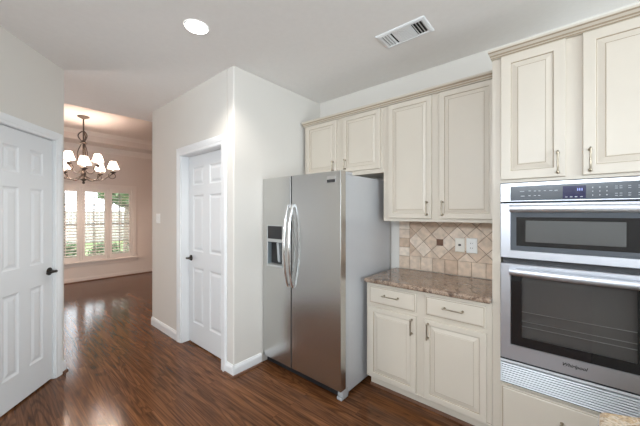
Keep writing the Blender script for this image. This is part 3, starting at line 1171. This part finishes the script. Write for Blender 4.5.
txt = bpy.data.curves.new('brand', 'FONT')
txt.body = 'Whirlpool'
txt.size = 0.0245
txt.shear = 0.30
txt.extrude = 0.0006
txt.offset = 0.0006
txt.align_x = 'CENTER'
to = bpy.data.objects.new('brand_source', txt)
COL.objects.link(to)
dg = bpy.context.evaluated_depsgraph_get()
tm = bpy.data.meshes.new_from_object(to.evaluated_get(dg))
bpy.data.objects.remove(to)
mb = MB()
for v in tm.vertices:
    mb.v.append(Vector((0.037 + v.co.x, OF - 0.0004 - v.co.z, 0.612 + v.co.y)))
for p in tm.polygons:
    mb.face(tuple(p.vertices))
pts = [(0.006 + 0.016 * math.cos(t), OF - 0.0008, 0.619 + 0.010 * math.sin(t) + 0.003 * math.cos(t)) for t in [0.3 + i * 0.28 for i in range(16)]]
mb.tube(pts, 0.0005, 6)
build('brand_lettering', mb, M['black'], od, weld=False)
# strip and louvred vent under the oven door
m = MB()
m.prism_x([(2.11, 0.541), (OF + 0.008, 0.541), (OF + 0.001, 0.544), (OF + 0.001, 0.554), (OF + 0.004, 0.556), (2.11, 0.556)], OL2, OR2)
build('trim_strip', m, M['alu'], ov)
m = MB()
m.box(OL2, OR2, OF + 0.006, 2.11, 0.5562, 0.5658)  # dark strip drawn as the shade in the gap below the oven door
build('gap_shade_strip', m, M['dark'], ov)
m = MB()
m.box(OL2, OR2, OF + 0.022, 2.11, 0.4125, 0.546, 1)
m.box(OL2, OR2, OF + 0.008, 2.11, 0.4125, 0.4155, 1)
m.box(OL2, OL2 + 0.006, OF + 0.004, OF + 0.022, 0.417, 0.536)
m.box(OR2 - 0.006, OR2, OF + 0.004, OF + 0.022, 0.417, 0.536)
z = 0.4175
while z < 0.528:
    m.prism_x([(OF + 0.022, z), (OF + 0.006, z), (OF + 0.003, z + 0.002), (OF + 0.005, z + 0.0072), (OF + 0.022, z + 0.0080)], OL2 + 0.006, OR2 - 0.006)
    z += 0.0135
build('vent_grille', m, [M['alu'], M['dark']], ov, weld=False)

# ------------------------------------------------------------------ refrigerator
FR = 1.775
FB = 1.850
fx0, fx1, gap = -2.226, -1.300, -1.8385
fr = thing('refrigerator', 'stainless steel side by side refrigerator with water dispenser and bowed handles', 'refrigerator', (-1.76, 2.2, 0))
m = MB()
m.box(-2.214, -1.306, FB + 0.004, 2.60, 0.03, 1.752)
build('cabinet_body', m, M['fside'], fr, bevel=0.006)
m = MB()
m.box(-2.205, -1.315, FB - 0.03, FB + 0.004, 0.03, 1.745)
m.box(-2.20, -1.32, FB - 0.015, FB + 0.02, 0.03, 0.09)
m.box(gap - 0.0069, gap + 0.0069, FR + 0.0015, FB, 0.084, 1.770)  # near-black filler draws the shade of the gap between the doors
build('gasket_gap_shade', m, M['dark'], fr)
m = MB()
m.box(-2.205, -1.345, FB - 0.040, FB - 0.005, 0.022, 0.088)
for k in range(5):
    m.box(-2.20, -1.35, FB - 0.043, FB - 0.040, 0.028 + k * 0.011, 0.034 + k * 0.011)
build('base_grille', m, M['black'], fr)
m = MB()
m.box(-1.350, -1.303, FR + 0.016, FB + 0.03, 0.004, 0.028)
m.box(-1.350, -1.303, FR + 0.03, FB + 0.03, 0.028, 0.078)
build('foot_bracket', m, M['foot'], fr, bevel=0.004)


def fridge_door(name, x0, x1, holes):
    mb = MB()
    z0, z1 = 0.080, 1.772
    mb.slab(x0, x1, z0, z1, FR, FB - 0.008, holes, 0.0028)
    return build(name, mb, M['steel'], fr, bevel=0.0)


HX0, HX1, HZ0, HZ1 = -2.160, -1.950, 0.950, 1.328
fd = fridge_door('freezer_door', fx0, gap - 0.0070, [(HX0, HX1, HZ0, HZ1)])
rd_ = fridge_door('fridge_door', gap + 0.0070, fx1, [])
m = MB()
m.rings(HX0, HX1, HZ0, HZ1, FR, [(-0.004, -0.003, 0), (0.004, -0.003, 0), (0.006, 0, 0)], close=False)
m.box(HX0 + 0.004, HX1 - 0.004, FR - 0.004, FR + 0.03, 1.176, 1.204)
m.prism_x([(FR + 0.0, 0.952), (FR - 0.006, 0.956), (FR - 0.006, 0.966), (FR + 0.05, 0.968), (FR + 0.05, 0.952)], HX0 + 0.004, HX1 - 0.004)
dp = build('dispenser_bezel', m, mat('dispenser_silver', (0.55, 0.56, 0.56), 0.35, 0.6), fd)
m = MB()
m.box(HX0 + 0.004, HX1 - 0.004, FR - 0.002, FR + 0.03, 1.204, HZ1 - 0.003)
build('dispenser_display', m, M['black'], fd, bevel=0.002)
m = MB()
ya, yb = FR, FR + 0.060
xa, xb, za, zb = HX0 + 0.005, HX1 - 0.005, 0.966, 1.178
m.poly([(xa, yb, za), (xb, yb, za), (xb, yb, zb), (xa, yb, zb)])
m.poly([(xa, ya, za), (xa, yb, za), (xa, yb, zb), (xa, ya, zb)])
m.poly([(xb, ya, za), (xb, ya, zb), (xb, yb, zb), (xb, yb, za)])
m.poly([(xa, ya, zb), (xa, yb, zb), (xb, yb, zb), (xb, ya, zb)])
m.poly([(xa, ya, za), (xb, ya, za), (xb, yb, za), (xa, yb, za)])
cavity = build('dispenser_recess', m, mat('dispenser_grey', (0.20, 0.235, 0.255), 0.4), fd)
m = MB()
for xx in (-2.035,):
    m.prism_x([(FR + 0.055, 1.170), (FR + 0.015, 1.170), (FR + 0.030, 1.00), (FR + 0.038, 0.985), (FR + 0.045, 1.00)], xx - 0.016, xx + 0.016)
build('dispenser_paddle', m, mat('paddle_silver', (0.42, 0.45, 0.47), 0.3, 0.1), fd, weld=False, bevel=0.002)


def fridge_handle(parent, x):
    mb = MB()
    rings_ = []
    nn = 22
    za_, zb_ = 0.795, 1.520
    for i in range(nn + 1):
        t = i / nn
        s = math.sin(PI * t)
        o = 0.012 + 0.054 * (s ** 0.8 if s > 0 else 0)
        w_ = 0.0125 + 0.003 * s
        yy = FR - o
        rings_.append([mb.pt((x + w_ * math.cos(a), yy + 0.010 * math.sin(a), za_ + (zb_ - za_) * t)) for a in [2 * PI * j / 12 for j in range(12)]])
    for A_, B_ in zip(rings_, rings_[1:]):
        for i in range(12):
            j = (i + 1) % 12
            mb.face((A_[i], A_[j], B_[j], B_[i]))
    mb.face(rings_[0])
    mb.face(rings_[-1][::-1])
    for z_ in (za_ + 0.012, zb_ - 0.012):
        mb.box(x - 0.010, x + 0.010, FR - 0.014, FR + 0.001, z_ - 0.012, z_ + 0.012)
    return build('door_handle', mb, M['chrome'], parent, smooth=True)


fridge_handle(fd, gap - 0.028)
fridge_handle(rd_, gap + 0.030)
m = MB()
m.box(-1.432, -1.350, FR - 0.003, FR + 0.001, 1.684, 1.734, 0)
m.box(-1.430, -1.352, FR - 0.0042, FR - 0.003, 1.685, 1.708, 1)
build('maker_badge', m, [M['chrome'], M['black']], rd_, weld=False)
m = MB()
m.box(-1.362, -1.308, FR + 0.02, FB + 0.10, 1.7525, 1.772)
build('hinge_cover', m, M['fside'], fr, bevel=0.004)
m = MB()
m.box(-2.215, -2.165, FR + 0.02, FB + 0.10, 1.7525, 1.772)
build('hinge_cover', m, M['fside'], fr, bevel=0.004)

# ------------------------------------------------------------------ island corner in front of the oven
isl = thing('kitchen_island', 'corner of an island with cream speckled granite top in front of the ovens', 'island', (0.9, 0.55, 0))
m = MB()
m.prism_z([(0.070, 1.090), (0.062, 1.00), (0.30, 0.42), (1.90, 0.42), (2.05, 0.75), (1.85, 1.63), (1.40, 1.68)], 0.877, 0.914)
build('countertop', m, M['granite2'], isl, bevel=0.012, seg=3)
m = MB()
m.prism_z([(0.16, 1.04), (0.38, 0.50), (1.86, 0.50), (1.96, 0.78), (1.80, 1.55), (1.40, 1.58)], 0.001, 0.877)
build('cabinet_body', m, M['cream'], isl)

# ------------------------------------------------------------------ ceiling fittings
LX, LY = -1.978, 0.989
rl = thing('recessed_light', 'round lit recessed downlight in the kitchen ceiling', 'ceiling light', (LX, LY, CZ))
m = MB()
m.lathe([(0.082, CZ - 0.0005), (0.081, CZ - 0.004), (0.074, CZ - 0.006), (0.073, CZ - 0.004)], (LX, LY, 0), 40)
build('trim_ring', m, M['white'], rl, smooth=True)
m = MB()
_, rg_ = m.lathe([(0.0735, CZ - 0.0042), (0.055, CZ - 0.005)], (LX, LY, 0), 40)
m.face(rg_[-1])
build('lens', m, M['lens'], rl)
ld = bpy.data.lights.new('downlight_lamp', 'SPOT')
ld.energy, ld.spot_size, ld.spot_blend, ld.shadow_soft_size, ld.color = 62, 2.3, 0.6, 0.07, (1, 0.95, 0.88)
lo = bpy.data.objects.new('downlight_lamp', ld)
lo.location = (0, 0, -0.012)
lo.parent = rl
COL.objects.link(lo)

VX0, VX1, VY0, VY1 = -1.076, -0.712, 1.900, 2.105
cv = thing('ceiling_vent', 'white rectangular air register in the kitchen ceiling', 'vent', ((VX0 + VX1) / 2, (VY0 + VY1) / 2, CZ))
# face looks down: build in a frame whose -y is down
VM = Matrix(((1, 0, 0, 0), (0, 0, 1, 0), (0, 1, 0, CZ), (0, 0, 0, 1)))
m = MB(VM)
m.rings(VX0, VX1, VY0, VY1, 0, [(0, -0.0005, 0), (0.002, -0.006, 0), (0.010, -0.010, 0), (0.026, -0.012, 0), (0.030, -0.003, 0)], close=False)
build('vent_frame', m, M['white'], cv)
m = MB(VM)
m.box(VX0 + 0.028, VX1 - 0.028, -0.0025, -0.001, VY0 + 0.028, VY1 - 0.028)
build('duct_opening', m, M['dark'], cv)
m = MB(VM)
c0, c1_ = VX0 + 0.118, VX1 - 0.105
m.box(c0, c1_, -0.0085, -0.003, VY0 + 0.029, VY1 - 0.029)
for k in range(9):
    yy = VY0 + 0.036 + k * 0.0175
    m.box(c0, c1_, -0.0105, -0.0085, yy, yy + 0.008)
build('center_louver', m, M['white'], cv, weld=False)
for xs in ([VX0 + 0.036 + 0.021 * k for k in range(4)], [VX1 - 0.100 + 0.021 * k for k in range(4)]):
    for xx in xs:
        m = MB(VM)
        sl = -0.010 if xx < -0.9 else 0.010
        m.poly([(xx, -0.003, VY0 + 0.029), (xx + sl, -0.011, VY0 + 0.029), (xx + sl, -0.011, VY1 - 0.029), (xx, -0.003, VY1 - 0.029)])
        m.poly([(xx + 0.002, -0.003, VY0 + 0.029), (xx + sl + 0.002, -0.011, VY0 + 0.029), (xx + sl + 0.002, -0.011, VY1 - 0.029), (xx + 0.002, -0.003, VY1 - 0.029)])
        m.poly([(xx + sl, -0.011, VY0 + 0.029), (xx + sl + 0.002, -0.011, VY0 + 0.029), (xx + sl + 0.002, -0.011, VY1 - 0.029), (xx + sl, -0.011, VY1 - 0.029)])
        build('slat', m, M['white'], cv)

# ------------------------------------------------------------------ chandelier
HX, HY = -6.12, 1.124
ch = thing('chandelier', 'brown iron chandelier with lit white fabric shades in the dining room', 'chandelier', (HX, HY, TZ))
m = MB()
m.rod([(0.02, TZ - 0.045), (0.05, TZ - 0.030), (0.080, TZ - 0.014), (0.082, TZ)], (HX, HY, 0), 28)
build('ceiling_canopy', m, M['brown_iron'], ch, smooth=True)
m = MB()
m.tube([(HX, HY, TZ - 0.03), (HX, HY, 2.60)], 0.011, 8)
m.rod([(0.012, 2.585), (0.045, 2.60), (0.055, 2.615), (0.03, 2.63), (0.012, 2.66)], (HX, HY, 0), 16)
m.tube([(HX, HY, 2.60), (HX, HY, 2.02)], 0.014, 10)
for zz, rr in ((2.30, 0.03), (2.20, 0.042), (2.10, 0.035)):
    m.rod([(0.012, zz - 0.05), (rr, zz - 0.02), (rr * 1.05, zz), (rr * 0.7, zz + 0.025), (0.012, zz + 0.06)], (HX, HY, 0), 16)
m.rod([(0.004, 1.925), (0.018, 1.935), (0.022, 1.95), (0.012, 1.97), (0.03, 1.985), (0.055, 2.005), (0.05, 2.03), (0.014, 2.06)], (HX, HY, 0), 16)
build('center_column', m, M['brown_iron'], ch, smooth=True)
for k in range(3):
    a = k * 2 * PI / 3 + 0.5
    m = MB()
    ca, sa = math.cos(a), math.sin(a)
    pts = []
    for i in range(15):
        t = i / 14
        r = 0.015 + 0.062 * math.sin(PI * min(1, t * 1.15)) * (1 - 0.25 * t)
        z_ = 2.80 - 0.20 * t
        pts.append((HX + ca * r, HY + sa * r, z_))
    m.tube(pts, 0.009, 7)
    pts = []
    for i in range(12):
        t = i / 11
        r = 0.03 + 0.05 * math.sin(PI * t)
        pts.append((HX + ca * r, HY + sa * r, 2.58 - 0.36 * t))
    m.tube(pts, 0.007, 7)
    build('scroll', m, M['brown_iron'], ch, smooth=True)


def arm(a, R, zc, zb, sc):
    """one arm: S-curve out of the column, cup, candle sleeve and shade"""
    ca, sa = math.cos(a), math.sin(a)

    def Q(r, z):
        return (HX + ca * r, HY + sa * r, z)
    m = MB()
    pts = [Q(0.012 + (R - 0.012) * t, zb - 0.10 * math.sin(PI * t) * (1 - 0.2 * t) + (zc - 0.02 - zb) * t ** 2) for t in [i / 12 for i in range(13)]]
    m.tube(pts, [0.011 - 0.003 * i / 12 for i in range(13)], 8)
    pts = [Q(R - 0.01 + 0.045 * math.cos(t) * (1 - t / 14), zc - 0.06 + 0.045 * math.sin(t) * (1 - t / 14)) for t in [PI / 2 - i * 0.42 for i in range(14)]]
    m.tube(pts, 0.006, 7)
    o = build('arm', m, M['brown_iron'], ch, smooth=True)
    c = Q(R, 0)
    m = MB()
    m.rod([(0.010, zc - 0.03), (0.020, zc - 0.02), (0.048 * sc, zc - 0.002), (0.050 * sc, zc + 0.006), (0.018, zc + 0.010), (0.018, zc + 0.02)], c, 18)
    build('candle_cup', m, M['brown_iron'], o, smooth=True)
    m = MB()
    m.rod([(0.013, zc + 0.015), (0.013, zc + 0.085)], c, 12)
    build('candle_sleeve', m, M['candle'], o, smooth=True)
    m = MB()
    zs = zc + 0.055
    m.lathe([(0.092 * sc, zs), (0.078 * sc, zs + 0.028), (0.064 * sc, zs + 0.070), (0.053 * sc, zs + 0.108), (0.047 * sc, zs + 0.128)], c, 40, 0, None, 0.035, 10)
    build('lamp_shade', m, M['shade'], o, smooth=True)
    pl = bpy.data.lights.new('bulb', 'POINT')
    pl.energy, pl.shadow_soft_size, pl.color = 16, 0.03, (1.0, 0.82, 0.70)
    po = bpy.data.objects.new('bulb', pl)
    po.location = (c[0] - HX, c[1] - HY, zs + 0.03 - TZ)
    po.parent = ch
    COL.objects.link(po)


view = math.atan2(0 - HY, 0 - HX)         # towards the kitchen
for k in range(5):
    arm(view + k * 2 * PI / 5 + 0.03, 0.41, 2.14, 2.07, 0.93)
for k in range(3):
    arm(view + PI / 3 + k * 2 * PI / 3, 0.215, 2.242, 2.18, 0.93)
